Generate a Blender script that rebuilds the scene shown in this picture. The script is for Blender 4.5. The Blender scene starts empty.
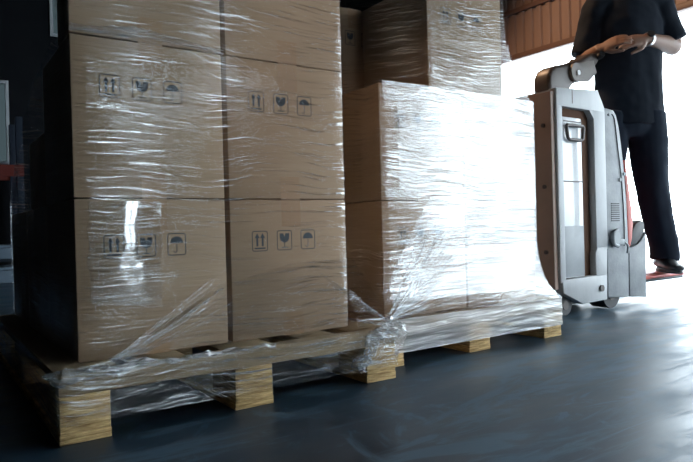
import bpy, bmesh, math, random
from mathutils import Vector, Matrix, noise
random.seed(7)
PI = math.pi
S = bpy.context.scene
COL = S.collection

# ------------------------------------------------------------------ materials
def nmat(name):
    m = bpy.data.materials.new(name); m.use_nodes = True
    nt = m.node_tree; nt.nodes.clear()
    out = nt.nodes.new('ShaderNodeOutputMaterial')
    return m, nt, out

def N(nt, typ, **kw):
    n = nt.nodes.new(typ)
    for k, v in kw.items():
        if k.startswith('_'): setattr(n, k[1:], v)
        else: n.inputs[k.replace('__', ' ')].default_value = v
    return n

def coords(nt, scale=(1, 1, 1), rot=(0, 0, 0), kind='Object'):
    tc = nt.nodes.new('ShaderNodeTexCoord'); mp = nt.nodes.new('ShaderNodeMapping')
    mp.inputs['Scale'].default_value = scale; mp.inputs['Rotation'].default_value = rot
    nt.links.new(tc.outputs[kind], mp.inputs['Vector'])
    return mp.outputs['Vector']

def ramp(nt, fac, stops):
    r = nt.nodes.new('ShaderNodeValToRGB'); nt.links.new(fac, r.inputs['Fac'])
    el = r.color_ramp.elements
    while len(el) < len(stops): el.new(.5)
    for e, (p, c) in zip(el, stops):
        e.position = p; e.color = (c[0], c[1], c[2], 1) if not isinstance(c, (int, float)) else (c, c, c, 1)
    return r.outputs['Color']

def surf(name, c1, c2=None, scale=(8, 8, 8), rough=.6, rough2=None, bump=0., bscale=None, spec=.5, metal=0., detail=5):
    """Principled surface with a two colour noise, noise roughness and bump."""
    m, nt, out = nmat(name)
    b = nt.nodes.new('ShaderNodeBsdfPrincipled'); nt.links.new(b.outputs[0], out.inputs[0])
    v = coords(nt, scale)
    nz = N(nt, 'ShaderNodeTexNoise', Scale=1., Detail=detail, Roughness=.6); nt.links.new(v, nz.inputs['Vector'])
    nt.links.new(ramp(nt, nz.outputs['Fac'], [(.3, c1), (.7, c2 or c1)]), b.inputs['Base Color'])
    if rough2 is not None:
        nt.links.new(ramp(nt, nz.outputs['Fac'], [(.3, rough), (.7, rough2)]), b.inputs['Roughness'])
    else: b.inputs['Roughness'].default_value = rough
    b.inputs['Metallic'].default_value = metal
    b.inputs['Specular IOR Level'].default_value = spec
    if bump:
        n2 = N(nt, 'ShaderNodeTexNoise', Scale=1., Detail=4.); nt.links.new(coords(nt, bscale or scale), n2.inputs['Vector'])
        bp = N(nt, 'ShaderNodeBump', Strength=bump, Distance=.01); nt.links.new(n2.outputs['Fac'], bp.inputs['Height'])
        nt.links.new(bp.outputs[0], b.inputs['Normal'])
    return m

def film_mat(name, gloss=.10, haze=.02, sgloss=.35, shaze=.12, rough=.1, zs=110., bump=.35, tilt=(0, 0, 0), thr=.54, fw=.6, patch=.3):
    """Stretch film: mostly see-through, mirror-like where it is flat, with fine stretched streaks."""
    m, nt, out = nmat(name)
    L = nt.links
    warp = N(nt, 'ShaderNodeTexNoise', Scale=2.2, Detail=2.)
    v0 = coords(nt, (1, 1, 1), tilt); L.new(v0, warp.inputs['Vector'])
    wm = N(nt, 'ShaderNodeVectorMath', _operation='SCALE', Scale=.10); L.new(warp.outputs['Color'], wm.inputs[0])
    ad = N(nt, 'ShaderNodeVectorMath', _operation='ADD'); L.new(v0, ad.inputs[0]); L.new(wm.outputs[0], ad.inputs[1])
    def streak(sx, sz, det):
        mp = N(nt, 'ShaderNodeMapping', Scale=(sx, sx, sz)); L.new(ad.outputs[0], mp.inputs['Vector'])
        t = N(nt, 'ShaderNodeTexNoise', Scale=1., Detail=det, Roughness=.55); L.new(mp.outputs[0], t.inputs['Vector'])
        return t.outputs['Fac']
    s1, s2 = streak(5., zs, 3.), streak(13., zs * 2.4, 2.)
    mask = N(nt, 'ShaderNodeMath', _operation='MULTIPLY')
    L.new(ramp(nt, s1, [(thr - .02, 0), (thr + .10, 1)]), mask.inputs[0])
    L.new(ramp(nt, s2, [(.38, .15), (.62, 1)]), mask.inputs[1])
    big = N(nt, 'ShaderNodeTexNoise', Scale=5., Detail=3.); L.new(v0, big.inputs['Vector'])
    mk = N(nt, 'ShaderNodeMath', _operation='MULTIPLY'); L.new(mask.outputs[0], mk.inputs[0])
    L.new(ramp(nt, big.outputs['Fac'], [(.36, .2), (.6, 1)]), mk.inputs[1])
    # bump: streaks and soft crinkles
    hsum = N(nt, 'ShaderNodeMath', _operation='MULTIPLY_ADD'); L.new(s1, hsum.inputs[0]); hsum.inputs[1].default_value = 1.
    h2 = N(nt, 'ShaderNodeMath', _operation='MULTIPLY'); L.new(s2, h2.inputs[0]); h2.inputs[1].default_value = .45
    L.new(h2.outputs[0], hsum.inputs[2])
    bp = N(nt, 'ShaderNodeBump', Strength=bump, Distance=.004); L.new(hsum.outputs[0], bp.inputs['Height'])
    tr = N(nt, 'ShaderNodeBsdfTransparent'); tr.inputs['Color'].default_value = (.97, .975, .98, 1)
    gl = N(nt, 'ShaderNodeBsdfAnisotropic' if hasattr(bpy.types, 'ShaderNodeBsdfAnisotropic') else 'ShaderNodeBsdfGlossy', Roughness=rough)
    gl.inputs['Color'].default_value = (.95, .98, 1, 1); L.new(bp.outputs[0], gl.inputs['Normal'])
    df = N(nt, 'ShaderNodeBsdfDiffuse'); df.inputs['Color'].default_value = (.88, .9, .92, 1); L.new(bp.outputs[0], df.inputs['Normal'])
    tl = N(nt, 'ShaderNodeBsdfTranslucent'); tl.inputs['Color'].default_value = (.88, .9, .92, 1)
    mh = N(nt, 'ShaderNodeMixShader', Fac=.45); L.new(df.outputs[0], mh.inputs[1]); L.new(tl.outputs[0], mh.inputs[2])
    # two-sided fresnel: .045 + .95 (1 - |n.i|)^5, thinned out in patches where the film clings
    ge = N(nt, 'ShaderNodeNewGeometry'); dt = N(nt, 'ShaderNodeVectorMath', _operation='DOT_PRODUCT'); L.new(ge.outputs['Normal'], dt.inputs[0]); L.new(ge.outputs['Incoming'], dt.inputs[1])
    ab = N(nt, 'ShaderNodeMath', _operation='ABSOLUTE'); L.new(dt.outputs['Value'], ab.inputs[0])
    om = N(nt, 'ShaderNodeMath', _operation='SUBTRACT'); om.inputs[0].default_value = 1.; L.new(ab.outputs[0], om.inputs[1])
    pw = N(nt, 'ShaderNodeMath', _operation='POWER'); L.new(om.outputs[0], pw.inputs[0]); pw.inputs[1].default_value = 5.
    fq = N(nt, 'ShaderNodeMath', _operation='MULTIPLY_ADD'); L.new(pw.outputs[0], fq.inputs[0]); fq.inputs[1].default_value = .95; fq.inputs[2].default_value = .045
    pt = N(nt, 'ShaderNodeTexNoise', Scale=3.2, Detail=2.); L.new(v0, pt.inputs['Vector'])
    fr = N(nt, 'ShaderNodeMath', _operation='MULTIPLY'); L.new(fq.outputs[0], fr.inputs[0]); L.new(ramp(nt, pt.outputs['Fac'], [(.42, patch), (.56, 1)]), fr.inputs[1])
    # gloss weight = gloss + fresnel + streaks
    g1 = N(nt, 'ShaderNodeMath', _operation='MULTIPLY_ADD'); L.new(mk.outputs[0], g1.inputs[0]); g1.inputs[1].default_value = sgloss; g1.inputs[2].default_value = gloss
    g2 = N(nt, 'ShaderNodeMath', _operation='MULTIPLY_ADD', _use_clamp=True); L.new(fr.outputs[0], g2.inputs[0]); g2.inputs[1].default_value = fw; L.new(g1.outputs[0], g2.inputs[2])
    hz = N(nt, 'ShaderNodeMath', _operation='MULTIPLY_ADD', _use_clamp=True); L.new(mk.outputs[0], hz.inputs[0]); hz.inputs[1].default_value = shaze; hz.inputs[2].default_value = haze
    m1 = N(nt, 'ShaderNodeMixShader'); L.new(g2.outputs[0], m1.inputs[0]); L.new(tr.outputs[0], m1.inputs[1]); L.new(gl.outputs[0], m1.inputs[2])
    m2 = N(nt, 'ShaderNodeMixShader'); L.new(hz.outputs[0], m2.inputs[0]); L.new(m1.outputs[0], m2.inputs[1]); L.new(mh.outputs[0], m2.inputs[2])
    L.new(m2.outputs[0], out.inputs[0])
    return m

def emit(name, col, s):
    m, nt, out = nmat(name); e = N(nt, 'ShaderNodeEmission', Strength=s); e.inputs[0].default_value = (*col, 1)
    nt.links.new(e.outputs[0], out.inputs[0]); return m

M = {}
M['card'] = surf('corrugated cardboard', (.325, .222, .138), (.385, .27, .172), (3, 3, 14), .75, bump=.12, bscale=(6, 6, 120))
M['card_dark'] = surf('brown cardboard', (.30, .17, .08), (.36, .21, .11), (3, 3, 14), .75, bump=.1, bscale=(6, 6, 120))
M['tape'] = surf('brown packing tape', (.30, .18, .095), (.34, .21, .11), (6, 6, 6), .35)
M['ink'] = surf('printed dark ink', (.025, .035, .045), (.05, .06, .07), (60, 60, 60), .6)
M['wood'] = surf('pallet softwood', (.21, .15, .085), (.34, .25, .145), (5, 1.2, 26), .8, bump=.4, bscale=(10, 6, 120))
M['block'] = surf('pressed wood block', (.24, .13, .04), (.78, .56, .26), (14, 14, 130), .85, bump=.9, bscale=(22, 22, 140))
M['floor'] = surf('polished dark concrete', (.004, .011, .021), (.028, .056, .086), (1.6, 4.2, 1), .26, .50, bump=.05, bscale=(2.5, 10, 7), spec=.36, detail=11)
M['floor'].node_tree.nodes['Principled BSDF'].inputs['Specular Tint'].default_value = (.55, .78, 1., 1)
def scuffs(m):
    nt = m.node_tree; b = nt.nodes['Principled BSDF']; L = nt.links
    base = b.inputs['Base Color'].links[0].from_socket; ro = b.inputs['Roughness'].links[0].from_socket
    fac = None
    for sc, rot, d, lo, hi in (((1.1, 5.5, 1), .35, 1.4, .52, .60), ((2.2, 15, 1), -.5, .8, .56, .62), ((3.2, 3.2, 1), 0, 2.2, .57, .63)):
        n = N(nt, 'ShaderNodeTexNoise', Scale=1., Detail=8., Roughness=.65, Distortion=d); L.new(coords(nt, sc, (0, 0, rot)), n.inputs['Vector'])
        c = ramp(nt, n.outputs['Fac'], [(lo, 0), (hi, 1)])
        if fac is None: fac = c
        else:
            a = N(nt, 'ShaderNodeMath', _operation='MAXIMUM'); L.new(fac, a.inputs[0]); L.new(c, a.inputs[1]); fac = a.outputs[0]
    mx = N(nt, 'ShaderNodeMix', _data_type='RGBA'); k = N(nt, 'ShaderNodeMath', _operation='MULTIPLY'); L.new(fac, k.inputs[0]); k.inputs[1].default_value = .75
    L.new(k.outputs[0], mx.inputs[0]); L.new(base, mx.inputs[6]); mx.inputs[7].default_value = (.085, .145, .20, 1); L.new(mx.outputs[2], b.inputs['Base Color'])
    r2 = N(nt, 'ShaderNodeMath', _operation='MULTIPLY_ADD'); L.new(fac, r2.inputs[0]); r2.inputs[1].default_value = .12; L.new(ro, r2.inputs[2]); L.new(r2.outputs[0], b.inputs['Roughness'])
scuffs(M['floor'])
M['wall'] = surf('shade-darkened wall', (.006, .007, .009), (.009, .010, .012), (2, 2, 2), .9, spec=.08)  # near-black: the hall's shade is put into the wall colour
M['ceil'] = surf('dark ceiling', (.010, .010, .012), (.014, .014, .016), (2, 2, 2), .9, spec=.08)  # darkened like the walls to keep bounced light low
M['apron'] = surf('pale outdoor concrete', (.62, .64, .66), (.7, .72, .73), (1, 1, 1), .8)
M['shutter'] = surf('flare-tinted shutter steel', (.24, .165, .135), (.27, .19, .16), (3, 3, 3), .45, spec=.4)  # brown holds the warm flare of the backlight as base colour
M['rail'] = surf('dark brown rail', (.14, .085, .065), (.17, .10, .08), (4, 4, 4), .5)
M['grey'] = surf('light grey painted steel', (.42, .43, .44), (.54, .55, .56), (7, 7, 2.5), .45, bump=.05, bscale=(60, 60, 30))
M['grey2'] = surf('worn grey casting', (.22, .235, .25), (.34, .355, .37), (9, 9, 9), .5, bump=.12, bscale=(70, 70, 70))
M['flaresteel'] = surf('flare-tinted fork carriage steel', (.26, .155, .11), (.32, .20, .15), (5, 5, 5), .5)  # warm flare tint put into the steel colour
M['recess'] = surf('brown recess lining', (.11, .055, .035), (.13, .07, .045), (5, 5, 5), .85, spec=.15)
M['white'] = surf('white enamel label', (.86, .87, .88), (.9, .91, .92), (5, 5, 5), .12)
M['plategrey'] = surf('grey battery plate', (.30, .32, .335), (.36, .38, .40), (12, 12, 12), .45)
M['plategrey_shaded'] = surf('shaded brown grey plate', (.15, .125, .11), (.19, .16, .14), (12, 12, 12), .55)  # darker copy of the plate grey, shade put into its colour
M['black'] = surf('black rubber', (.015, .015, .017), (.025, .025, .028), (9, 9, 9), .55)
M['darkplastic'] = surf('dark plastic', (.06, .042, .035), (.08, .058, .05), (9, 9, 9), .45)
M['chrome'] = surf('bare metal', (.6, .6, .6), (.7, .7, .7), (9, 9, 9), .3, metal=.9)
M['red'] = surf('red painted steel', (.55, .075, .05), (.62, .10, .07), (9, 9, 9), .45)
M['skin'] = surf('tan skin', (.25, .14, .095), (.30, .17, .12), (9, 9, 9), .5, bump=.05, bscale=(80, 80, 80))
M['shirt'] = surf('dark navy cotton', (.014, .018, .026), (.022, .027, .037), (5, 5, 5), .9, spec=.12, bump=.25, bscale=(9, 9, 5))
M['trouser'] = surf('dark navy trousers cloth', (.013, .018, .030), (.022, .03, .045), (5, 5, 3), .9, spec=.15, bump=.3, bscale=(11, 11, 5))
M['hair'] = surf('black hair', (.012, .01, .009), (.025, .02, .017), (60, 60, 20), .5, bump=.4, bscale=(90, 90, 30))
M['eye'] = surf('eye white', (.8, .8, .78), (.82, .82, .8), (9, 9, 9), .2)
M['sole'] = surf('grey shoe sole', (.07, .075, .08), (.09, .095, .1), (9, 9, 9), .6)
M['shoe'] = surf('black shoe leather', (.02, .024, .027), (.035, .04, .043), (9, 9, 9), .45)
M['orange'] = surf('dull red rack beam', (.07, .014, .012), (.09, .02, .015), (4, 4, 4), .8, spec=.1)
M['bin'] = surf('blue grey plastic bin', (.07, .10, .13), (.09, .12, .155), (4, 4, 4), .8, spec=.1)
M['post'] = surf('dark blue rack steel', (.015, .02, .03), (.02, .027, .04), (4, 4, 4), .8, spec=.1)
M['frame'] = surf('grey window frame', (.35, .37, .39), (.4, .42, .44), (4, 4, 4), .5)
M['pane'] = emit('frosted daylight pane', (.42, .62, .70), .13)
M['film'] = film_mat('clear stretch film', gloss=.0, haze=.006, sgloss=.52, shaze=.10, rough=.05, bump=.22, zs=165., thr=.56, fw=.9, patch=.12)
M['loose'] = film_mat('loose flat film', gloss=.08, haze=.01, sgloss=.2, shaze=.05, rough=.05, bump=.12, zs=60., thr=.53, fw=1.4, patch=.6)
M['film2'] = film_mat('stretch film of the right load', gloss=.0, haze=.02, sgloss=.45, shaze=.20, rough=.07, bump=.22, zs=170., thr=.53, fw=.9, patch=.5)
M['layer2'] = film_mat('second film layer', gloss=.0, haze=.07, sgloss=.42, shaze=.30, rough=.08, bump=.22, zs=180., thr=.50, fw=1.2, patch=.4)
M['skirt'] = film_mat('stretched skirt film', gloss=.0, haze=.05, sgloss=.8, shaze=.22, rough=.08, bump=.4, zs=150., thr=.53, fw=.9)
M['skirt2'] = film_mat('thick skirt film', gloss=.04, haze=.32, sgloss=.5, shaze=.5, rough=.1, bump=.4, zs=150., thr=.47, fw=1.)
M['fold'] = film_mat('folded film', gloss=.12, haze=.18, sgloss=.3, shaze=.5, rough=.22, bump=.5, zs=150., thr=.46, fw=1.)
M['bunch'] = film_mat('bunched film', gloss=.06, haze=.16, sgloss=.3, shaze=.35, rough=.2, zs=60., bump=.9, thr=.47)
M['strand'] = film_mat('film strand', gloss=.05, haze=.07, sgloss=.25, shaze=.2, rough=.15, zs=60., bump=.5, thr=.45)

# ------------------------------------------------------------------ mesh helpers
class MB:
    def __init__(s): s.bm = bmesh.new()
    def box(s, x0, x1, y0, y1, z0, z1, bev=0., seg=2, mat=None):
        r = bmesh.ops.create_cube(s.bm, size=1.)
        vs = r['verts']
        for v in vs: v.co = Vector(((x0 + x1) / 2 + v.co.x * (x1 - x0), (y0 + y1) / 2 + v.co.y * (y1 - y0), (z0 + z1) / 2 + v.co.z * (z1 - z0)))
        if bev:
            es = list({e for v in vs for e in v.link_edges})
            g = bmesh.ops.bevel(s.bm, geom=es, offset=bev, segments=seg, profile=.5, affect='EDGES')
            vs = list({v for f in g['faces'] for v in f.verts} | {v for v in vs if v.is_valid})
        if mat is not None:
            for v in vs: v.co = mat @ v.co
        return s
    def prism(s, pts, axis, a, b, bev=0., seg=2):
        """polygon pts (u, v) extruded along axis 'x','y','z' from a to b"""
        def P(u, v, t): return {'y': (u, t, v), 'x': (t, u, v), 'z': (u, v, t)}[axis]
        lo = [s.bm.verts.new(P(u, v, a)) for u, v in pts]; hi = [s.bm.verts.new(P(u, v, b)) for u, v in pts]
        fs = [s.bm.faces.new(lo), s.bm.faces.new(hi[::-1])]
        n = len(pts)
        for i in range(n): fs.append(s.bm.faces.new((lo[i], hi[i], hi[(i + 1) % n], lo[(i + 1) % n])))
        bmesh.ops.recalc_face_normals(s.bm, faces=fs)
        if bev:
            es = list({e for f in fs[:2] for e in f.edges})
            bmesh.ops.bevel(s.bm, geom=es, offset=bev, segments=seg, profile=.5, affect='EDGES')
        return s
    def tube(s, pts, rad, seg=12, caps=True, ax=None, spline=0, flat=None):
        """loft along pts; rad = list of r or (ra, rb); ax = reference direction of ra"""
        pts = [Vector(p) for p in pts]
        if not isinstance(rad, (list, tuple)): rad = [rad] * len(pts)
        rad = [(r, r) if not isinstance(r, (tuple, list)) else r for r in rad]
        if spline and len(pts) > 2:
            P, R = [], []
            for i in range(len(pts) - 1):
                p0, p1, p2, p3 = pts[max(i - 1, 0)], pts[i], pts[i + 1], pts[min(i + 2, len(pts) - 1)]
                for k in range(spline):
                    t = k / spline
                    P.append(.5 * ((2 * p1) + (p2 - p0) * t + (2 * p0 - 5 * p1 + 4 * p2 - p3) * t * t + (3 * p1 - p0 - 3 * p2 + p3) * t ** 3))
                    R.append(tuple(rad[i][q] * (1 - t) + rad[i + 1][q] * t for q in (0, 1)))
            P.append(pts[-1]); R.append(rad[-1]); pts, rad = P, R
        rings = []; ref = Vector(ax) if ax is not None else None
        for i, p in enumerate(pts):
            d = (pts[min(i + 1, len(pts) - 1)] - pts[max(i - 1, 0)]).normalized()
            if ref is None: ref = Vector((0, 0, 1)) if abs(d.z) < .9 else Vector((1, 0, 0))
            u = (ref - d * ref.dot(d)).normalized(); w = d.cross(u)
            if ax is None: ref = u
            ra, rb = rad[i]
            rings.append([s.bm.verts.new(p + u * ra * math.cos(2 * PI * k / seg) + w * rb * math.sin(2 * PI * k / seg)) for k in range(seg)])
        for a, b in zip(rings, rings[1:]):
            for k in range(seg): s.bm.faces.new((a[k], a[(k + 1) % seg], b[(k + 1) % seg], b[k]))
        if caps:
            s.bm.faces.new(rings[0][::-1]); s.bm.faces.new(rings[-1])
        return s
    def ball(s, c, r, u=20, v=12, mat=None):
        r = (r, r, r) if not isinstance(r, (tuple, list)) else r
        g = bmesh.ops.create_uvsphere(s.bm, u_segments=u, v_segments=v, radius=1.)
        for q in g['verts']:
            p = Vector((q.co.x * r[0], q.co.y * r[1], q.co.z * r[2]))
            q.co = Vector(c) + (mat @ p if mat is not None else p)
        return s
    def cyl(s, a, b, r, seg=24): return s.tube([a, b], r, seg)
    def grid(s, rows, close=False):
        vs = [[s.bm.verts.new(p) for p in r] for r in rows]
        for a, b in zip(vs, vs[1:]):
            n = len(a)
            for k in range(n if close else n - 1): s.bm.faces.new((a[k], a[(k + 1) % n], b[(k + 1) % n], b[k]))
        return s
    def mesh(s, name, m, smooth=True):
        me = bpy.data.meshes.new(name); bmesh.ops.recalc_face_normals(s.bm, faces=s.bm.faces[:])
        s.bm.to_mesh(me); s.bm.free(); me.materials.append(m)
        if smooth:
            for p in me.polygons: p.use_smooth = True
            me.set_sharp_from_angle(angle=math.radians(40))
        return me
    def build(s, name, m, parent=None, smooth=True):
        o = bpy.data.objects.new(name, s.mesh(name, m, smooth)); COL.objects.link(o)
        if parent: o.parent = parent
        return o

def tag(o, label=None, cat=None, group=None, kind=None):
    if label: o['label'] = label
    if cat: o['category'] = cat
    if group: o['group'] = group
    if kind: o['kind'] = kind
    return o
def empty(name, loc=(0, 0, 0), rz=0., label=None, cat=None, group=None):
    o = bpy.data.objects.new(name, None); COL.objects.link(o); o.location = loc; o.rotation_euler = (0, 0, rz); o.empty_display_size = .1
    return tag(o, label, cat, group)
def copy_tree(o, parent=None):
    c = o.copy(); COL.objects.link(c)
    if parent: c.parent = parent
    for ch in list(o.children): copy_tree(ch, c)
    return c
def struct(name, mb, m, parent=None):
    o = mb.build(name, m, parent, smooth=False)
    if not parent: o['kind'] = 'structure'
    return o

# ------------------------------------------------------------------ the hall
XR, YB, YF, XL, HC = 5.0, 6.0, -5.6, -4.0, 4.5
struct('floor', MB().box(XL - .2, XR + .2, YF - .2, YB + .2, -.12, 0), M['floor'])
struct('ceiling', MB().box(XL - .2, XR + .2, YF - .2, YB + .2, HC, HC + .2), M['ceil'])
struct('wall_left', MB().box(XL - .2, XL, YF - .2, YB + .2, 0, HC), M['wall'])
w = MB()
for a, b, z in ((YF - .2, -5.4, 0), (-5.4, -1.3, 2.25), (-1.3, -.6, 0), (-.6, 3.8, 3.0), (3.8, YB + .2, 0)): w.box(XR, XR + .2, a, b, z, HC)
w.box(XR, XR + .2, -5.4, -4.65, 0, 1.3)  # added half wall, unseen, stands in for something dark reflected in the film
struct('wall_right', w, M['wall'])
w = MB()
w.box(2.78, 3.22, YF - .2, YF, 3.5, HC); w.box(2.78, 3.22, YF - .2, YF, 0, 1.8)
for a, b, z in ((XL, 1.6, 0), (1.6, 2.1, 2.25), (2.1, 2.78, 0), (3.22, XR, 0)): w.box(a, b, YF - .2, YF, z, HC)
w.box(1.835, 1.885, YF - .15, YF - .05, 0, 2.25)
struct('wall_front', w, M['wall'])
w = MB(); holes = [(.30, .60, 1.20, 2.08), (1.02, 1.40, 2.62, 3.3)]
w.box(XL, .30, YB, YB + .2, 0, HC); w.box(.60, 1.02, YB, YB + .2, 0, HC); w.box(1.40, XR, YB, YB + .2, 0, HC)
for a, b, c, d in holes: w.box(a, b, YB, YB + .2, 0, c); w.box(a, b, YB, YB + .2, d, HC)
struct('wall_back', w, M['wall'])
for i, (a, b, c, d) in enumerate(holes):
    f = MB()
    for q in ((a, a + .03, c, d), (b - .03, b, c, d), (a + .03, b - .03, c, c + .03), (a + .03, b - .03, d - .03, d)): f.box(q[0], q[1], YB - .02, YB + .12, q[2], q[3])
    fo = struct('window_%d' % (i + 1), f, M['frame'])
    MB().box(a + .03, b - .03, YB + .05, YB + .06, c + .03, d - .03).build('pane', M['pane'], fo, smooth=False)
struct('ground_outside', MB().box(-60, 60, -60, 60, -.3, -.13), M['apron'])

# roller shutter hanging half open in the loading doorway
ZS = 2.17
sh = MB(); rows = []
ys = []; y = -.58
prof = []
while y < 3.78:
    prof += [(y, 0), (y + .028, 0), (y + .040, .022), (y + .088, .022), (y + .10, 0)]; y += .112
sh.grid([[(XR + .05 + d, yy, z) for yy, d in prof] for z in (ZS + .06, 2.72, 2.74, 3.02)])
door = struct('door_1', sh, M['shutter'])
so = door.modifiers.new('thickness', 'SOLIDIFY'); so.thickness = .006
MB().box(XR + .02, XR + .10, -.6, 3.8, ZS, ZS + .06, .006).build('bottom_rail', M['rail'], door)
MB().box(XR + .025, XR + .05, -.6, 3.8, 2.66, 2.71, .004).build('stiffening_bar', M['rail'], door)

# rack in the dark at the back
rk = empty('storage_rack', (.25, 5.35, 0), 0, 'dark storage rack with a dull red beam by the far back wall', 'rack')
for x in (-.65, .33):
    for yy in (0, .5): MB().box(x, x + .06, yy, yy + .06, 0, 1.6, .004).build('post', M['post'], rk)
for z in (1.02, ): 
    for yy in (-.02, .52): MB().box(-.65, .39, yy, yy + .04, z, z + .11, .004).build('beam', M['orange'], rk)
MB().box(-.62, .36, .0, .55, .20, .225).build('shelf', M['post'], rk)
def bin_(name, x0, x1, y0, y1, z0, z1, label):
    root = empty(name, ((x0 + x1) / 2, (y0 + y1) / 2, z0), 0, label, 'bin', 'bins on the dark back rack')
    hx, hy, h = (x1 - x0) / 2, (y1 - y0) / 2, z1 - z0
    b = MB().box(-hx, hx, -hy, hy, 0, h - .03, .01)
    b.build('tub', M['bin'], root)
    MB().box(-hx - .012, hx + .012, -hy - .012, hy + .012, h - .03, h, .008).build('rim', M['bin'], root)
bin_('plastic_bin', -.30, .56, 5.37, 5.84, .226, .36, 'shallow blue grey plastic bin on the shelf of the dark rack')
bin_('plastic_bin', -.30, .56, 5.30, 5.80, 0., .15, 'low blue grey plastic bin on the floor under the dark rack')

# ------------------------------------------------------------------ pallets
PH, PX, PYD, BW = .144, .892, 1.25, .1023
def make_pallet(loc, label):
    root = empty('wooden_pallet', loc, 0, label, 'pallet', 'softwood pallets under the wrapped loads')
    xs = [(0, BW), (.3928, .3928 + BW), (PX - BW, PX)]
    ysb = [(0, .145), (PYD / 2 - .072, PYD / 2 + .073), (PYD - .145, PYD)]
    for a, b in xs:
        MB().box(a - .001, b + .001, 0, PYD, 0, .022, .002).build('bottom_board', M['block'], root)
        for c, d in ysb: MB().box(a, b, c, d, .022, .100, .003).build('block', M['block'], root)
    for c, d in ((0, .042), ysb[1], (PYD - .042, PYD)): MB().box(0, PX, c + .001, d - .001, .100, .122, .002).build('stringer_board', M['wood'], root)
    for c, d in ((-.002, .044), (PYD - .044, PYD + .002)): MB().box(0, PX, c, d, .1222, PH, .0025).build('lead_board', M['wood'], root)
    for a, b in ((0, .13), (.178, .288), (.376, .516), (.604, .714), (.762, PX)):
        MB().box(a, b, .0455, PYD - .0455, .1222, PH, .0025).build('deck_board', M['wood'], root)
    return root
p1 = make_pallet((0, 0, 0), 'wooden pallet standing nearest, under the left load of clear-wrapped boxes')
P2X, P2Y = .911, .107
p2 = copy_tree(p1); p2.location = (P2X, P2Y, 0)
p2['label'] = 'wooden pallet further right, under the white-wrapped load beside the pallet truck'

# ------------------------------------------------------------------ cartons
W, H = .366, .3745
def arc(cx, cz, r, a0, a1, n): return [(cx + r * math.cos(a0 + (a1 - a0) * k / n), cz + r * math.sin(a0 + (a1 - a0) * k / n)) for k in range(n + 1)]
def icon_frame(mb, cx, cz, hw, hh, t=.0022, y=-.0007):
    r = .007
    def rr(o):
        p = []
        for sx, sz, a in ((1, 1, 0), (-1, 1, PI / 2), (-1, -1, PI), (1, -1, 1.5 * PI)):
            p += arc(cx + sx * (hw - r), cz + sz * (hh - r), r - o, a, a + PI / 2, 5)
        return p
    a, b = rr(0), rr(t)
    mb.grid([[(u, y, v) for u, v in a], [(u, y, v) for u, v in b]], close=True)
def flat(mb, pts, y=-.0007): mb.bm.faces.new([mb.bm.verts.new((u, y, v)) for u, v in pts])
def icons(root, z=.262):
    hw, hh = .0235, .0275
    m = MB(); cx = .085; icon_frame(m, cx, z, hw, hh)
    for d in (-.008, .008):
        flat(m, [(cx + d - .0028, z - .014), (cx + d + .0028, z - .014), (cx + d + .0028, z + .008), (cx + d - .0028, z + .008)])
        flat(m, [(cx + d - .0075, z + .008), (cx + d + .0075, z + .008), (cx + d, z + .021)])
    flat(m, [(cx - .016, z - .0215), (cx + .016, z - .0215), (cx + .016, z - .0175), (cx - .016, z - .0175)])
    m.build('up_arrows_symbol', M['ink'], root, smooth=False)
    m = MB(); cx = .160; icon_frame(m, cx, z, hw, hh)
    flat(m, [(cx - .015, z + .019), (cx - .004, z + .019), (cx + .0005, z + .010), (cx + .003, z + .019), (cx + .015, z + .019), (cx + .0145, z + .008)] + arc(cx, z + .008, .0145, 0, -PI, 10)[1:])
    flat(m, [(cx - .0012, z - .018), (cx + .0012, z - .018), (cx + .0012, z - .005), (cx - .0012, z - .005)])
    flat(m, [(cx - .010, z - .021), (cx + .010, z - .021), (cx + .010, z - .0185), (cx - .010, z - .0185)])
    m.build('fragile_glass_symbol', M['ink'], root, smooth=False)
    m = MB(); cx = .235; icon_frame(m, cx, z, hw, hh)
    flat(m, arc(cx, z + .003, .0165, 0, PI, 14))
    flat(m, [(cx - .001, z - .016), (cx + .001, z - .016), (cx + .001, z + .003), (cx - .001, z + .003)])
    m.grid([[(u, -.0007, v) for u, v in arc(cx - .004, z - .016, .005, PI, 2 * PI, 8)], [(u, -.0007, v) for u, v in arc(cx - .004, z - .016, .003, PI, 2 * PI, 8)]])
    m.build('umbrella_symbol', M['ink'], root, smooth=False)
def make_box():
    root = empty('cardboard_box')
    b = MB().box(0, W, 0, W, .0008, H - .0008, .004, 2)
    b.build('carton', M['card'], root)
    for z0, z1, zt in ((H - .075, H - .0004, H - .0004), (.0004, .062, .0004)):   # tape over the lid and base seam, folded down the ends
        t = MB(); a, b2, y0, y1 = W / 2 - .03, W / 2 + .03, -.0005, W + .0005
        lip = z0 if zt > .1 else z1; d = .0003 if zt > .1 else -.0003
        prof_ = [(y0, lip), (y0, zt + d), (y1, zt + d), (y1, lip)]
        t.grid([[(x, y, z) for y, z in prof_] for x in (a, b2)])
        t.build('packing_tape', M['tape'], root, smooth=False)
    icons(root)
    return root
SX, SY, G = .061, .110, .0125
c2 = SX + W + G
q0x, q0y = P2X + .067, P2Y + .049              # front left corner of the second load
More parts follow.
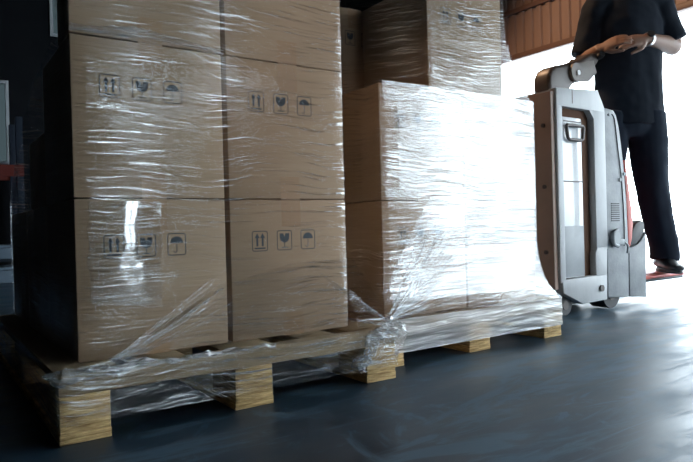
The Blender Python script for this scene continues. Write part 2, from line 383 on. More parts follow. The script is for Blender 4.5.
spots = [  # x, y, level, label
    (SX, SY, 0, 'brown box on the left pallet, bottom front of its left column'),
    (SX, SY, 1, 'brown box in the left front column, middle of three, three dark signs on its face'),
    (SX, SY, 2, 'brown box at the top of the left front column, cut off by the picture edge'),
    (c2, SY, 0, 'brown box resting on the left pallet beside the gap, bottom of its right front column'),
    (c2, SY, 1, 'brown box in the left load, middle of the column next to the gap'),
    (c2, SY, 2, 'brown box at the top of the column next to the gap, on the left load'),
    (SX, SY + W + .006, 0, 'dark shaded box behind the lowest left corner box, resting on the left pallet'),
    (SX, SY + 2 * (W + .006), 0, 'dark shaded box at the far back left end of the left pallet'),
    (q0x, q0y, 0, 'box on the right pallet, bottom front, its brown side facing the gap between the loads'),
    (q0x, q0y, 1, 'box with brown side facing the gap, under the shifted top box of the right load'),
    (q0x + W + .010, q0y, 0, 'bottom front box of the right load nearest the pallet truck, under white film'),
    (q0x + W + .010, q0y, 1, 'second level front box of the right load nearest the truck, under white film'),
    (q0x + .218, q0y + .004, 2, 'top box of the right load shifted right, dark brown side above the gap'),
    (q0x, q0y + W + .006, 0, 'box on the right pallet behind the bottom box that faces the gap'),
    (q0x, q0y + W + .006, 1, 'box behind the second level box facing the gap, under the dim rear top box'),
    (q0x, q0y + W + .006, 2, 'dim rear top box of the right load, seen in the gap behind the shifted box'),
]
proto = make_box()
for i, (x, y, k, lab) in enumerate(spots):
    o = proto if i == 0 else copy_tree(proto)
    o.location = (x, y, PH + .0006 + k * (H + .0006)); o.rotation_euler = (0, 0, random.uniform(-.004, .004))
    if k == 2 and x in (SX, c2): o.scale.y = .36
    tag(o, lab, 'box', 'cartons stacked on the two pallets')
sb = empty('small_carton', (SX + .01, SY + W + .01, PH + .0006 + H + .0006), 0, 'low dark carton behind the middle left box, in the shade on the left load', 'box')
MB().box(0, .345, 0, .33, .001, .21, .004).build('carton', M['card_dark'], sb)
MB().box(.145, .20, -.0005, .3305, .2095, .2108).build('packing_tape', M['tape'], sb)

# ------------------------------------------------------------------ stretch film
def outline(corners, r, nedge=34, ncorner=5):
    """rounded polygon (counter-clockwise), same vertex count whatever the shape"""
    out = []; n = len(corners); C = [Vector((c[0], c[1], 0)) for c in corners]
    for i in range(n):
        a, b, c = C[i - 1], C[i], C[(i + 1) % n]
        d1, d2 = (a - b).normalized(), (c - b).normalized()
        p, q = b + d1 * r, b + d2 * r
        for k in range(ncorner + 1):
            t = k / ncorner; out.append(p * (1 - t) ** 2 + b * 2 * t * (1 - t) + q * t * t)
        e = c - d2 * r
        for k in range(1, nedge): out.append(q.lerp(e, k / nedge))
    return out
def shell(levels, nz, r, amp=.003, fs=(4., 26.), skip=None, seed=0., nedge=34):
    """levels: (z, corners); film surface lofted between them with fine wrinkles"""
    O = [(z, outline(c, r, nedge)) for z, c in levels]
    mb = MB(); rows = []; cen = sum((p for p in O[0][1]), Vector()) / len(O[0][1])
    zs = []
    for (za, _), (zb, _) in zip(O, O[1:]):
        n = max(2, int(nz * abs(zb - za) / abs(O[-1][0] - O[0][0])))
        zs += [(za + (zb - za) * k / n) for k in range(n)]
    zs.append(O[-1][0])
    for z in zs:
        for (za, A), (zb, B) in zip(O, O[1:]):
            if za - 1e-9 <= z <= zb + 1e-9:
                t = (z - za) / (zb - za); row = []
                for a, b in zip(A, B):
                    p = a.lerp(b, t); p.z = z; d = (p - cen); d.z = 0; d.normalize()
                    f = noise.noise(Vector((p.x * fs[0] + seed, p.y * fs[0], z * fs[1]))) + .5 * noise.noise(Vector((p.x * fs[0] * 3, p.y * fs[0] * 3 + seed, z * fs[1] * 2.3)))
                    row.append(p + d * amp * (.45 + f * .55))
                rows.append(row); break
    mb.grid(rows, close=True)
    return mb
def rect(x0, x1, y0, y1): return [(x0, y0), (x1, y0), (x1, y1), (x0, y1)]
def lerpc(a, b, t): return [(p[0] + (q[0] - p[0]) * t, p[1] + (q[1] - p[1]) * t) for p, q in zip(a, b)]
def crumple(mb, pts, rad, seg=12, sub=10, amp=.45, fs=55., seed=0., ax=None, an=(1, 1, 1)):
    m2 = MB(); m2.tube(pts, rad, seg, True, ax, sub)
    P = [Vector(p) for p in pts]
    for v in m2.bm.verts:
        c0 = v.co.copy(); v.co = Vector((c0.x * an[0], c0.y * an[1], c0.z * an[2]))
        n = Vector((noise.noise(v.co * fs + Vector((seed, 0, 0))), noise.noise(v.co * fs + Vector((0, seed + 7, 0))), noise.noise(v.co * fs + Vector((3, 0, seed)))))
        n2 = Vector((noise.noise(v.co * fs * 2.7), noise.noise(v.co * fs * 2.7 + Vector((0, 9, 0))), noise.noise(v.co * fs * 2.7 + Vector((5, 0, 1)))))
        ra = rad if not isinstance(rad, (list, tuple)) else max(max(r) if isinstance(r, tuple) else r for r in rad)
        v.co = c0 + (n + .6 * n2) * ra * amp
    me = bpy.data.meshes.new('tmp'); m2.bm.to_mesh(me); m2.bm.free(); mb.bm.from_mesh(me); bpy.data.meshes.remove(me)
def ribbon(mb, A, B, nu=40, nv=10, amp=.003, fs=18.):
    """ruled sheet between polylines A and B (same count)"""
    A = [Vector(p) for p in A]; B = [Vector(p) for p in B]
    def at(P, t):
        s = t * (len(P) - 1); i = min(int(s), len(P) - 2); return P[i].lerp(P[i + 1], s - i)
    rows = []
    for j in range(nv + 1):
        row = []
        for i in range(nu + 1):
            p = at(A, i / nu).lerp(at(B, i / nu), j / nv)
            n = noise.noise(Vector((p.x * fs * .4, p.y * fs, p.z * fs * 2.5)))
            row.append(p + Vector((0, -1, .4)) * amp * n)
        rows.append(row)
    mb.grid(rows)

e = .006
F1 = empty('stretch_film', (0, 0, 0), 0, 'clear stretch film wrapped around the left load of brown boxes', 'plastic film', 'stretch film on the two loads')
sx0, sx1, sy0 = SX - e, SX + 2 * W + G + e, SY - e
st = lambda y1: rect(sx0, sx1, sy0, y1)
lv = [(PH + .006, st(1.235)), (.56, st(1.235)), (.70, st(1.05)), (.88, st(.62)), (.93, st(SY + .37 * W + e)), (1.29, st(SY + .37 * W + e))]
shell(lv, 130, .022, .0016, (2.2, 11.)).build('wrap_sheet', M['film'], F1)
pe = .004
shell([(.040, rect(-pe, PX + pe, -pe - .002, PYD + pe)), (.10, rect(-pe - .001, PX + pe, -pe - .003, PYD + pe)), (.1465, rect(-pe, PX + pe, -pe - .002, PYD + pe))], 30, .006, .003, (3., 40.), seed=3.).build('pallet_band', M['skirt'], F1)
# slanting sheet from the left pallet corner up across the box fronts
mb = MB()
ribbon(mb, [(.03, -.004, .149), (.17, .06, .172), (.27, .096, .205), (.42, .096, .30), (.60, .094, .34), (.815, .092, .35)], [(.03, -.006, .146), (.15, -.008, .148), (.30, -.008, .148), (.45, -.008, .148), (.64, -.008, .148), (.89, -.008, .148)], 80, 24, .004)
mb.build('slanting_sheet', M['film'], F1)
mb = MB()
crumple(mb, [(.055, -.002, .150), (.12, .03, .160), (.19, .07, .180), (.27, .094, .207), (.34, .098, .247), (.41, .099, .292)], [.004, .006, .007, .007, .005, .002], 8, 14, .7, 60, 2.)
for i in range(13):
    t = i / 12; a = Vector((.10 + .05 * t, .012 + .02 * t, .153)); b3 = Vector((.40 + .05 * t, sy0 - .004, .325 - .09 * t + random.uniform(-.008, .008)))
    m_ = a.lerp(b3, .45); m_.y = min(m_.y, sy0 - .006)
    r = random.uniform(.0005, .0013); mb.tube([a, m_, b3], [r, r * 1.3, r * .3], 6, True, None, 6)
mb.build('twisted_edge', M['strand'], F1)
mb = MB()
crumple(mb, [(-.008, .03, .148), (.0, -.004, .144), (.06, -.008, .147), (.14, -.008, .149), (.22, -.008, .148), (.34, -.006, .147), (.50, -.005, .147)],
        [(.006, .012), (.008, .017), (.007, .014), (.006, .011), (.004, .008), (.003, .005), (.002, .003)], 14, 30, .55, 60, 5., (0, 1, 0), (.3, 1, 1))
mb.build('bunched_edge', M['bunch'], F1)
mb = MB(); rows = []
for j in range(25):
    v = j / 24; row = []
    for i in range(31):
        u = i / 30
        x = .088 + .165 * u + .012 * noise.noise(Vector((v * 4, 3, u))) ; z = .268 + .245 * v + .035 * (1 - v) * (.5 - u) * 2 * .4 + .02 * noise.noise(Vector((u * 3, 8, v)))
        yy = sy0 - .006 - .010 * math.sin(PI * u) * math.sin(PI * min(1, v * 1.1)) * .25 + .0010 * noise.noise(Vector((x * 14, 1, z * 30)))
        row.append((x, yy, z))
    rows.append(row)
mb.grid(rows); mb.build('loose_patch', M['loose'], F1)
mb = MB()
zf = PH + 2 * H
ribbon(mb, [(sx0 + .004, sy0 - .002, zf + .022), (.12, sy0 - .006, zf + .020), (.20, sy0 - .008, zf + .034), (.28, sy0 - .008, zf + .026), (.36, sy0 - .006, zf + .016), (.43, sy0 - .003, zf + .010)],
       [(sx0 + .004, sy0 - .004, zf + .004), (.12, sy0 - .013, zf + .002), (.20, sy0 - .020, zf + .004), (.28, sy0 - .020, zf + .002), (.36, sy0 - .014, zf), (.43, sy0 - .004, zf - .002)], 70, 14, .004, 30)
mb.build('sagging_fold', M['fold'], F1)
# bunched tail hanging over the corner next to the gap
mb = MB()
crumple(mb, [(.755, -.012, .045), (.765, -.02, .062), (.785, -.022, .10), (.815, -.018, .138), (.86, -.012, .152), (.895, -.012, .150), (.902, -.014, .125), (.90, -.012, .095)],
        [.006, .012, .013, .015, .017, .018, .014, .006], 14, 14, .9, 55, 8.)
crumple(mb, [(.748, -.012, .05), (.735, -.016, .066), (.75, -.02, .08), (.775, -.02, .075)], [.004, .007, .008, .006], 10, 10, .9, 70, 4.)
mb.build('bunched_tail', M['bunch'], F1)
mb = MB()
ribbon(mb, [(.79, -.012, .150), (.84, -.014, .153), (.897, -.012, .150)], [(.79, -.010, .05), (.84, -.010, .055), (.898, -.010, .06)], 24, 24, .007, 40)
mb.build('corner_flap', M['bunch'], F1)

F2 = empty('stretch_film', (0, 0, 0), 0, 'white glaring stretch film wrapped around the right load beside the pallet truck', 'plastic film', 'stretch film on the two loads')
tx0, tx1, ty0, ty1 = q0x - e, q0x + 2 * W + .010 + e, q0y - e, q0y + 2 * W + .02
stk = rect(tx0, tx1, ty0, ty1); pal = rect(P2X - pe, P2X + PX + pe, P2Y - pe, P2Y + PYD + pe)
lv = [(.146, pal), (.165, lerpc(stk, pal, .78)), (.195, lerpc(stk, pal, .48)), (.235, lerpc(stk, pal, .26)), (.29, lerpc(stk, pal, .10)), (.36, stk), (.60, stk), (PH + 2 * H + .008, stk)]
shell(lv, 130, .012, .0018, (2.2, 10.), seed=11.).build('wrap_sheet', M['film2'], F2)
ly = shell(lv, 130, .014, .0018, (2.2, 10.), seed=31., nedge=110)
def bare(c):
    if c.y > ty0 + .02 and c.x < tx1 - .03 and c.z > .16: return True       # front and right end only
    zl = .155 + (c.x - .915) * 1.45
    if c.z > zl + .012 * noise.noise(c * 30) and c.z < .53: return True      # clear corner above the gathered strands
    if .56 < c.z < .835 and c.x < 1.045 + .012 * noise.noise(c * 25): return True
    return c.x < tx0 + .012
bmesh.ops.delete(ly.bm, geom=[f for f in ly.bm.faces if bare(f.calc_center_median())], context='FACES')
for v in ly.bm.verts: v.co += Vector((.003 if v.co.x > tx1 - .05 else 0, -.003, .001))
ly.build('second_layer', M['layer2'], F2)
shell([(.042, lerpc(pal, pal, 0)), (.10, pal), (.1465, pal)], 30, .006, .004, (3., 40.), seed=6.).build('pallet_band', M['skirt2'], F2)
for v in F2.children[-1].data.vertices:
    if v.co.x > P2X + PX - .02 and .3 < v.co.y < 1.2: v.co.z = max(v.co.z, .112 + (v.co.z - .04) * .3)
ux0, ux1 = q0x + .218 - e, q0x + .218 + W + e
up = [(ux0, ty0 + .004), (ux1, ty0 + .004), (ux1, ty1), (tx0, ty1), (tx0, q0y + W + .004)]
zt = PH + 2 * H
upr = lambda t: [up[0], (ux1 + (tx1 - ux1) * t, up[1][1]), (ux1 + (tx1 - ux1) * t, ty1)] + up[3:]
shell([(zt + .002, upr(.98)), (zt + .05, upr(.72)), (zt + .12, upr(.40)), (zt + .25, upr(.08)), (zt + .46, upr(0))], 60, .012, .002, (2.2, 11.), seed=21.).build('upper_wrap', M['film2'], F2)
# gathered strands fanning out of the corner knot
mb = MB(); K = Vector((.905, .045, .158))
for i in range(34):
    t = i / 33
    end = Vector((1.05 + .36 * math.cos(t * 1.35) ** .8 + random.uniform(-.02, .02), ty0 - .006, .20 + .30 * math.sin(t * 1.35) + random.uniform(-.012, .012)))
    mid = K.lerp(end, .5) + Vector((0, -.010, random.uniform(-.005, .005)))
    r = random.uniform(.0006, .0016)
    mb.tube([K + Vector((random.uniform(-.012, .012), 0, random.uniform(-.008, .008))), mid, end], [r * 1.4, r, r * .3], 6, True, None, 6)
for i in range(9):
    end = Vector((.80 - .012 * i, sy0 - .004, .215 + .012 * i))
    mb.tube([K, K.lerp(end, .5) + Vector((0, -.008, 0)), end], [.002, .0014, .0006], 6, True, None, 6)
mb.build('strand_fan', M['strand'], F2)
mb = MB()
ribbon(mb, [(.80, .098, .26), (.85, .075, .215), (.905, .045, .165)], [(.80, .05, .150), (.85, .03, .150), (.905, .02, .150)], 24, 12, .004)
mb.build('bridging_sheet', M['strand'], F2)

# ------------------------------------------------------------------ pallet truck
TY0, TY1 = .367, 1.03
T = empty('pallet_truck', (2.5, .70, 0), 0, 'grey electric pallet truck with brown-tinted front, standing between right load and operator', 'pallet truck')
def tp(mb, name, m, parent=None, smooth=True):
    o = mb.build(name, m, None, smooth); p = parent or T
    if parent is None: o.location = -Vector((2.5, .70, 0)); o.parent = T
    else: o.parent = parent
    return o
b = MB()
b.prism([(2.19, .108), (2.325, .052), (2.517, .055), (2.520, .295), (2.437, .295), (2.437, .966), (2.545, .966), (2.545, .975), (2.531, .985), (2.483, 1.066), (2.166, 1.045)], 'y', .405, TY1, .004)
b.prism([(2.432, .17), (2.522, .17), (2.528, .31), (2.447, .31), (2.432, .285)], 'y', TY0 - .002, .41, .004)
# front skin of the body around the recess
b.prism([(2.163, .16), (2.202, .16), (2.202, .975), (2.163, .975)], 'y', TY0, .41, .003)
b.prism([(2.163, .966), (2.537, .966), (2.533, .988), (2.483, 1.068), (2.163, 1.047)], 'y', TY0 - .0005, .41, .004)
b.prism([(2.445, .30), (2.535, .30), (2.537, .97), (2.445, .97)], 'y', TY0, .41, .003)
b.prism([(2.410, .966), (2.445, .966), (2.445, .925)], 'y', TY0, .41)
b.prism([(2.175, .17), (2.18, .112), (2.325, .050), (2.517, .055), (2.522, .178), (2.430, .178)], 'y', TY0 - .002, .41, .004)
tp(b, 'body', M['grey'])
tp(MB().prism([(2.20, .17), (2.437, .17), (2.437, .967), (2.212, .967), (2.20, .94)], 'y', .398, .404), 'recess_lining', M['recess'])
b = MB().box(2.204, 2.372, .386, .397, .176, .925, .004); pn = tp(b, 'battery_panel', M['white'])
tp(MB().box(2.206, 2.370, .3845, .386, .180, .417, .0006), 'lower_plate', M['plategrey'], pn)
tp(MB().box(2.204, 2.372, .3835, .386, .622, .628), 'panel_seam', M['darkplastic'], pn)
hn = MB(); hn.tube([(2.245, .372, .885), (2.36, .372, .885), (2.368, .372, .875), (2.358, .372, .825), (2.345, .372, .818), (2.26, .372, .818), (2.247, .372, .825), (2.237, .372, .875), (2.245, .372, .885)], .0085, 10, False)
hn.box(2.255, 2.265, .37, .39, .88, .89).box(2.34, 2.35, .37, .39, .88, .89)
tp(hn, 'grab_handle', M['darkplastic'])
tp(MB().box(2.235, 2.37, .3835, .386, .902, .908), 'warning_strip', M['darkplastic'], pn)
tp(MB().box(2.2765, 2.2805, TY0 - .0012, TY0 + .002, .985, 1.053), 'body_seam', M['recess'])
tp(MB().prism([(TY0 + .012, .13), (TY1 - .012, .13), (TY1 - .012, 1.028), (TY0 + .012, 1.032)], 'x', 2.135, 2.164, .006), 'front_plate', M['flaresteel'])
for zz in (.30, .60, .88):
    tp(MB().cyl((2.137, .42, zz), (2.128, .42, zz), .010, 12), 'bolt', M['darkplastic'])
tp(MB().cyl((2.468, TY0 + .003, .114), (2.468, TY0 - .010, .114), .016, 16), 'bolt', M['darkplastic'])
# rear side cover with a rounded top
cov = MB(); cov.prism([(2.530, .06), (2.715, .05), (2.722, .30), (2.712, .55), (2.690, .75), (2.662, .90), (2.640, .961), (2.618, .984), (2.556, .990), (2.534, .985)], 'y', TY0 + .002, TY1 - .02, .010, 3)
co = tp(cov, 'side_cover', M['grey2'])
tp(MB().tube([(2.56, TY0 + .001, .955), (2.612, TY0 + .001, .948), (2.640, TY0 + .001, .80), (2.668, TY0 + .001, .62), (2.680, TY0 + .001, .42), (2.676, TY0 + .001, .31)], .0030, 8, True, None, 8), 'cover_groove', M['black'], co)
for q in ((2.575, .958), (2.652, .64), (2.69, .67)): tp(MB().cyl((q[0], TY0 + .004, q[1]), (q[0], TY0 - .004, q[1]), .009, 14), 'screw', M['plategrey'], co)
vt = MB()
for k in range(9): vt.box(2.572, 2.640, TY0 - .001, TY0 + .004, .434 + k * .0105, .439 + k * .0105)
tp(vt, 'vent', M['black'], co)
kn = MB().cyl((2.585, TY0 + .003, .352), (2.585, TY0 - .020, .352), .032, 20)
kn.tube([(2.60, TY0 - .012, .39), (2.565, TY0 - .014, .375), (2.563, TY0 - .014, .325), (2.60, TY0 - .014, .312)], .010, 8, True, None, 6)
kn.box(2.60, 2.66, TY0 - .014, TY0 - .004, .315, .345, .004)
kn.tube([(2.66, TY0 - .01, .33), (2.685, TY0 - .014, .31), (2.68, TY0 - .014, .272)], .006, 8, True, None, 6)
tp(kn, 'latch', M['plategrey'], co)
# low rear side guard, red rim and dark pad
gd = MB(); gd.prism([(2.726, .050), (2.876, .036), (2.885, .375), (2.872, .362), (2.845, .335), (2.80, .310), (2.727, .296)], 'y', TY0 + .004, .45, .006)
tp(gd, 'side_guard', M['grey2'])
pad = MB(); pad.prism([(2.735, .298), (2.80, .312), (2.845, .337), (2.875, .370), (2.884, .405), (2.876, .428), (2.855, .436), (2.83, .432), (2.795, .415), (2.765, .375), (2.745, .335)], 'y', TY0 + .008, .47, .010)
tp(pad, 'pad', M['black'])
rim = MB(); rim.prism([(2.712, .55), (2.722, .30), (2.735, .30), (2.755, .345), (2.768, .42), (2.758, .50), (2.735, .62), (2.712, .74), (2.700, .74)], 'y', TY0 + .003, .52, .006)
tp(rim, 'red_rim', M['red'])
# folding operator platform
pf = MB().box(2.73, 3.275, .375, 1.02, .125, .146, .008)
po = tp(pf, 'platform', M['red'])
tp(MB().box(2.90, 3.28, .385, 1.01, .110, .126, .006), 'platform_edge', M['black'], po)
tp(MB().box(2.92, 3.26, .395, 1.0, .1455, .150, .002), 'rubber_mat', M['red'], po)
# wheels and forks
for c in ((2.60, .44, .075, .072, .045), (2.60, .96, .075, .072, .045), (2.62, .70, .11, .109, .08), (2.235, .44, .05, .048, .04), (2.235, .96, .05, .048, .04)):
    wh = MB(); wh.cyl((c[0], c[1] - c[4], c[2]), (c[0], c[1] + c[4], c[2]), c[3], 28)
    wo = tp(wh, 'wheel', M['black']); tp(MB().cyl((c[0], c[1] - c[4] - .004, c[2]), (c[0], c[1] + c[4] + .004, c[2]), c[3] * .45, 20), 'hub', M['darkplastic'], wo)
for yc in (.56, .90):
    fk = MB(); fk.prism([(1.38, .052), (1.40, .045), (2.14, .040), (2.17, .035), (2.17, .16), (2.14, .16), (2.10, .092), (1.40, .088), (1.38, .078)], 'y', yc - .075, yc + .075, .005)
    tp(fk, 'fork', M['flaresteel'])
# tiller
ti = MB(); ti.prism([(2.305, 1.04), (2.292, 1.10), (2.296, 1.15), (2.318, 1.185), (2.352, 1.203), (2.43, 1.222), (2.54, 1.255), (2.65, 1.305), (2.705, 1.315), (2.715, 1.275), (2.66, 1.215), (2.60, 1.185), (2.57, 1.150), (2.50, 1.135), (2.462, 1.10), (2.452, 1.04)], 'y', .50, .60, .018, 3)
to = tp(ti, 'tiller', M['darkplastic'])
pv = MB().cyl((2.495, .50, 1.182), (2.495, .484, 1.182), .047, 28); pv.prism([(2.475, 1.135), (2.60, 1.150), (2.665, 1.200), (2.64, 1.262), (2.50, 1.230)], 'y', .486, .502, .005)
po2 = tp(pv, 'pivot_cover', M['plategrey_shaded'], to)
tp(MB().cyl((2.50, .486, 1.180), (2.50, .478, 1.180), .013, 16), 'pivot_pin', M['white'], po2)
tp(MB().tube([(2.69, .47, 1.30), (2.70, .50, 1.29), (2.70, .62, 1.29), (2.69, .66, 1.30)], .016, 10, True, None, 6), 'handlebar', M['black'], to)

# ------------------------------------------------------------------ operator
E1, F_ = Vector((.8217, -.5698, 0)), Vector((-.5698, -.8217, 0))
O_ = Vector((2.995, .514, 0))
def J(a, b, z): return O_ + E1 * a + F_ * b + Vector((0, 0, z))
def solidify(mb, name, m, parent, vox=.006, smooth=6, folds=0., fs=14., loc=None):
    """merge the overlapping lofts into one skin"""
    me = mb.mesh(name, m, False); tmp = bpy.data.objects.new('tmp', me); COL.objects.link(tmp)
    r = tmp.modifiers.new('r', 'REMESH'); r.mode = 'VOXEL'; r.voxel_size = vox
    s = tmp.modifiers.new('s', 'SMOOTH'); s.factor = .5; s.iterations = smooth
    dg = bpy.context.evaluated_depsgraph_get(); me2 = bpy.data.meshes.new_from_object(tmp.evaluated_get(dg))
    bpy.data.objects.remove(tmp); me2.name = name
    if folds:
        nn = [v.normal.copy() for v in me2.vertices]
        for v, n in zip(me2.vertices, nn):
            c = v.co
            v.co = c + n * folds * (noise.noise(Vector((c.x * fs, c.y * fs, c.z * fs * .55 + c.x * 9))) + .5 * noise.noise(c * fs * 2.1))
    for p in me2.polygons: p.use_smooth = True
    if not me2.materials: me2.materials.append(m)
    o = bpy.data.objects.new(name, me2); COL.objects.link(o)
    if parent is not None: o.parent = parent
    return o
shL, elL, wrL = J(.165, -.01, 1.615), J(.255, .0, 1.385), J(.022, .165, 1.383)
shR, elR, wrR = J(-.150, -.01, 1.61), J(-.232, -.03, 1.315), J(-.215, .165, 1.337)
def hand(mb, wr, d, up, side, curl):
    """palm and five fingers; d = pointing direction, up = back of hand normal, side = towards the thumb"""
    d = d.normalized(); up = (up - d * up.dot(d)).normalized(); sd = d.cross(up).normalized() * side
    mb.tube([wr - d * .02, wr + d * .012, wr + d * .05, wr + d * .088], [(.020, .026), (.017, .030), (.0155, .040), (.012, .038)], 14, True, up)
    for k, (off, ln) in enumerate(((.030, .070), (.010, .080), (-.010, .074), (-.029, .058))):
        p = wr + d * .080 + sd * off; pts = [p - d * .02, p]; dd = d.copy(); ax = sd
        for seg_, q in ((.45, .35), (.32, .5), (.23, .4)):
            dd = (dd - up * curl * q).normalized(); p = p + dd * ln * seg_; pts.append(p.copy())
        mb.tube(pts, [.0095, .0092, .0085, .0078, .0065], 10, True, None)
        mb.ball(pts[-1], .0066, 10, 6)
    p = wr + d * .022 + sd * .028; dd = (d * .75 + sd * .6 - up * .35).normalized()
    pts = [p, p + dd * .036]; dd2 = (d * .95 + sd * .1 - up * .35).normalized(); pts += [pts[-1] + dd2 * .030, pts[-1] + dd2 * .054]
    mb.tube(pts, [.014, .0125, .0105, .008], 10, True, None); mb.ball(pts[-1], .0082, 10, 6)
bd = MB()
hc = J(-.005, .015, 1.835)
bd.tube([J(0, -.02, 1.02), J(0, -.01, 1.15), J(0, 0, 1.3), J(0, 0, 1.48), J(0, -.01, 1.60), J(0, -.015, 1.665)], [(.155, .10), (.15, .10), (.155, .105), (.175, .115), (.155, .09), (.07, .065)], 20, True, E1, 4)
bd.tube([J(0, -.02, 1.62), J(0, -.01, 1.70), J(0, .005, 1.78)], [.062, .055, .055], 16)
RM = Matrix((E1, F_, Vector((0, 0, 1)))).transposed()
bd.ball(hc + Vector((0, 0, .035)), (.076, .097, .092), 24, 16, RM)                       # cranium
bd.tube([hc + F_ * .018 + Vector((0, 0, .02)), hc + F_ * .030 + Vector((0, 0, -.045)), hc + F_ * .042 + Vector((0, 0, -.095))], [(.070, .078), (.060, .066), (.030, .036)], 18, True, E1, 4)
bd.tube([hc + F_ * .088 + Vector((0, 0, .025)), hc + F_ * .106 + Vector((0, 0, -.005)), hc + F_ * .114 + Vector((0, 0, -.022)), hc + F_ * .098 + Vector((0, 0, -.033))], [.009, .012, .016, .014], 10, True, E1, 3)
for sgn in (-1, 1):
    bd.ball(hc + E1 * .078 * sgn + Vector((0, 0, -.002)), (.012, .020, .032), 12, 8, RM)
    bd.tube([hc + E1 * .012 * sgn + F_ * .092 + Vector((0, 0, .036)), hc + E1 * .045 * sgn + F_ * .082 + Vector((0, 0, .034))], .010, 8)
bd.tube([hc + E1 * -.022 + F_ * .088 + Vector((0, 0, -.057)), hc + F_ * .094 + Vector((0, 0, -.055)), hc + E1 * .022 + F_ * .088 + Vector((0, 0, -.057))], .009, 8)
for sh_, el_, wr_ in ((shL, elL, wrL), (shR, elR, wrR)):
    bd.tube([J(0, -.01, 1.56).lerp(sh_, .7), sh_, sh_.lerp(el_, .5), el_, el_.lerp(wr_, .3), el_.lerp(wr_, .7), wr_], [.06, .06, .052, .044, .046, .036, .028], 16, True, None, 4)
hand(bd, wrL, J(-.145, .20, 1.350) - wrL, Vector((0, 0, .5)) + F_ * .9, -1, .55)
hand(bd, wrR, J(-.165, .24, 1.375) - wrR + E1 * .05, Vector((0, 0, .6)) + F_ * .8 - E1 * .2, 1, .7)
hipL, knL, anL = J(.09, -.01, 1.03), J(.10, .02, .66), J(.180, -.01, .235)
hipR, knR, anR = J(-.095, -.01, 1.03), J(-.145, .02, .66), J(-.165, -.02, .235)
for h_, k_, a_ in ((hipL, knL, anL), (hipR, knR, anR)):
    bd.tube([h_ + Vector((0, 0, .03)), h_.lerp(k_, .5), k_, k_.lerp(a_, .35), a_, a_ - Vector((0, 0, .06))], [.09, .075, .055, .055, .038, .036], 14, True, None, 4)
man = solidify(bd, 'person', M['skin'], None, .0055, 5)
tag(man, 'person in dark navy t-shirt and trousers standing on the red platform, hands together', 'person')
# t-shirt with loose short sleeves
s = MB()
s.tube([J(0, -.015, .955), J(0, -.01, 1.05), J(0, .0, 1.20), J(0, .0, 1.36), J(0, 0, 1.50), J(0, -.01, 1.60), J(0, -.015, 1.665), J(0, -.012, 1.69)], [(.192, .138), (.190, .135), (.180, .130), (.182, .130), (.190, .132), (.172, .108), (.085, .075), (.066, .066)], 28, True, E1, 5)
for sh_, el_ in ((shL, elL), (shR, elR)):
    s.tube([J(0, -.01, 1.55).lerp(sh_, .5), sh_, sh_.lerp(el_, .45), sh_.lerp(el_, .86), sh_.lerp(el_, .90)], [.078, .080, .078, .083, .083], 18, True, None, 4)
solidify(s, 't_shirt', M['shirt'], man, .008, 5, .006, 11)
t = MB()
t.tube([J(0, -.01, 1.08), J(0, -.01, 1.0), J(0, -.01, .93), J(0, -.01, .88)], [(.165, .115), (.18, .128), (.175, .125), (.13, .10)], 24, True, E1, 4)
for h_, k_, a_ in ((hipL, knL, anL), (hipR, knR, anR)):
    t.tube([h_ + Vector((0, 0, -.02)), h_.lerp(k_, .45), k_, k_.lerp(a_, .5), a_ + Vector((0, 0, .03)), a_ + Vector((0, 0, -.022))], [(.108, .118), (.100, .106), (.084, .090), (.076, .084), (.072, .082), (.074, .084)], 20, True, E1, 5)
solidify(t, 'trousers', M['trouser'], man, .008, 5, .008, 9)
# shoes
for a_, yaw in ((anL, -.1), (anR, -.15)):
    fd = (F_ * math.cos(yaw) + E1 * math.sin(yaw)).normalized(); sd = Vector((fd.y, -fd.x, 0)); z0 = .1505
    g = Vector((a_.x, a_.y, z0))
    sm = MB(); sm.tube([g - fd * .075 + Vector((0, 0, .045)), g - fd * .03 + Vector((0, 0, .052)), g + fd * .03 + Vector((0, 0, .050)), g + fd * .10 + Vector((0, 0, .037)), g + fd * .165 + Vector((0, 0, .030)), g + fd * .195 + Vector((0, 0, .026))],
        [(.036, .026), (.040, .036), (.043, .036), (.046, .028), (.040, .020), (.020, .011)], 18, True, sd, 4)
    sm.tube([g - fd * .02 + Vector((0, 0, .04)), a_ + Vector((0, 0, .012))], [.042, .044], 16)
    so_ = solidify(sm, 'shoe', M['shoe'], man, .006, 4)
    pts = []
    for k in range(28):
        an = 2 * PI * k / 28; c, s_ = math.cos(an), math.sin(an); l = .062 + c * .137; wd = .045 * s_ * (1 - .12 * c)
        q = g + fd * l + sd * wd; pts.append((q.x, q.y))
    MB().prism(pts, 'z', z0, z0 + .022, .004).build('sole', M['sole'], so_)
# hair, eyes, watch
h = MB(); g = bmesh.ops.create_uvsphere(h.bm, u_segments=28, v_segments=18, radius=1.)
for v in h.bm.verts: v.co = hc + Vector((0, 0, .040)) - F_ * .006 + RM @ Vector((v.co.x * .083, v.co.y * .102, v.co.z * .098))
bmesh.ops.delete(h.bm, geom=[v for v in h.bm.verts if (v.co - hc).dot(F_) * .9 - (v.co - hc).z > -.035 + (.0 if (v.co - hc).dot(F_) > 0 else .02)], context='VERTS')
ho = h.build('hair', M['hair'], man); q = ho.modifiers.new('t', 'SOLIDIFY'); q.thickness = .008
for sgn in (-1, 1):
    eo = MB().ball(hc + E1 * .031 * sgn + F_ * .081 + Vector((0, 0, .016)), .0125, 14, 10).build('eye', M['eye'], man)
    MB().ball(hc + E1 * .031 * sgn + F_ * .0895 + Vector((0, 0, .016)), .0055, 10, 8).build('iris', M['black'], eo)
dw = (wrL - elL).normalized(); c = wrL - dw * .025
wt = MB(); ref = Vector((0, 0, 1)); u = (ref - dw * ref.dot(dw)).normalized(); v_ = dw.cross(u)
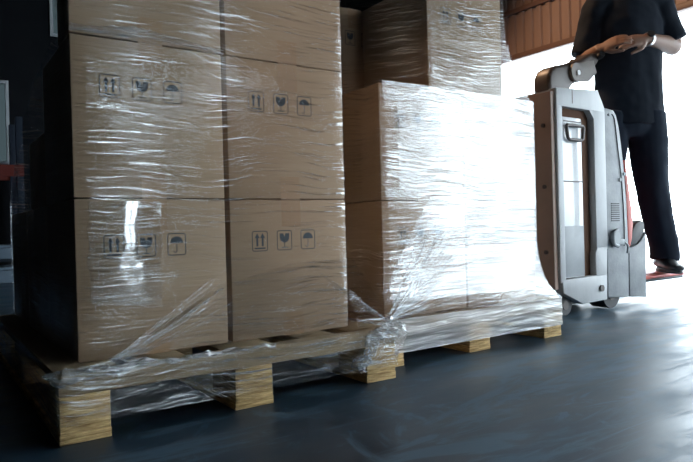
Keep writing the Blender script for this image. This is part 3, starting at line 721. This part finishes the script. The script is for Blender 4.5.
wt.grid([[c + dw * t_ + (u * math.cos(2 * PI * k / 24) + v_ * math.sin(2 * PI * k / 24)) * r_ for k in range(24)] for t_, r_ in ((-.011, .033), (-.010, .036), (.010, .036), (.011, .033))], close=True)
wo = wt.build('wristwatch', M['chrome'], man)
fd_ = (F_ + u * .6).normalized()
MB().cyl(c + fd_ * .033, c + fd_ * .043, .019, 20).build('watch_face', M['black'], wo)

# ------------------------------------------------------------------ warm lamps added to brighten shutter, truck and gap
def flood(loc, target, energy, size, label):
    lp = empty('added_lamp', loc, 0, label, 'lamp', 'added warm flood lamps out of view')
    d = (Vector(target) - Vector(loc)).normalized()
    lp.rotation_euler = (-d).to_track_quat('Z', 'Y').to_euler()
    MB().tube([(0, 0, -.02), (0, 0, 0), (0, 0, .14), (0, 0, .19)], [.17, .17, .09, .05], 28, False).build('shade', M['frame'], lp)
    q = lp.rotation_euler.to_matrix().transposed()
    MB().cyl((0, 0, .15), Vector((0, 0, .15)) + q @ Vector((0, 0, HC - loc[2] - .1)), .012, 10).build('stem', M['frame'], lp)
    ld = bpy.data.lights.new('added_spot', 'SPOT'); ld.energy = energy; ld.color = (1, .63, .38); ld.shadow_soft_size = .10; ld.spot_size = size; ld.spot_blend = .5
    lo = bpy.data.objects.new('added_spot', ld); COL.objects.link(lo); lo.parent = lp; lo.location = (0, 0, .05)
flood((1.9, 2.2, 3.6), (4.0, 1.2, 1.5), 380, 1.6, 'added round flood lamp, out of view, warming the half open shutter')  # added lamp, imitates the warm flare on shutter and truck front
flood((-.6, -2.2, 2.3), (1.02, .22, .55), 60, .34, 'added small flood lamp, out of view, brightening the gap between the wrapped loads')  # added lamp, lifts the box sides inside the gap

# ------------------------------------------------------------------ daylight
wd = bpy.data.worlds.new('overcast sky'); S.world = wd; wd.use_nodes = True
bg = wd.node_tree.nodes['Background']; bg.inputs[0].default_value = (.80, .92, 1., 1); bg.inputs[1].default_value = 12.
# ------------------------------------------------------------------ camera
cam = bpy.data.cameras.new('camera'); co_ = bpy.data.objects.new('camera', cam); COL.objects.link(co_)
cam.sensor_width = 36.; cam.lens = 620 / 693 * 36; cam.clip_start = .02; cam.clip_end = 300
yaw, pitch, roll = .9646, -.0048, -.0265
f = Vector((math.cos(yaw) * math.cos(pitch), math.sin(yaw) * math.cos(pitch), math.sin(pitch)))
r = f.cross(Vector((0, 0, 1))).normalized(); up_ = r.cross(f)
R2 = r * math.cos(roll) + up_ * math.sin(roll); U2 = -r * math.sin(roll) + up_ * math.cos(roll)
mw = Matrix((R2, U2, -f)).transposed().to_4x4(); mw.translation = (-.2326, -1.392, .4356)
co_.matrix_world = mw; S.camera = co_
S.view_settings.view_transform = 'Standard'; S.view_settings.look = 'None'; S.view_settings.gamma = 1.; S.view_settings.use_curve_mapping = False
S.view_settings.exposure = 0.
S.cycles.transparent_max_bounces = 24; S.cycles.max_bounces = 10; S.cycles.sample_clamp_indirect = 6.
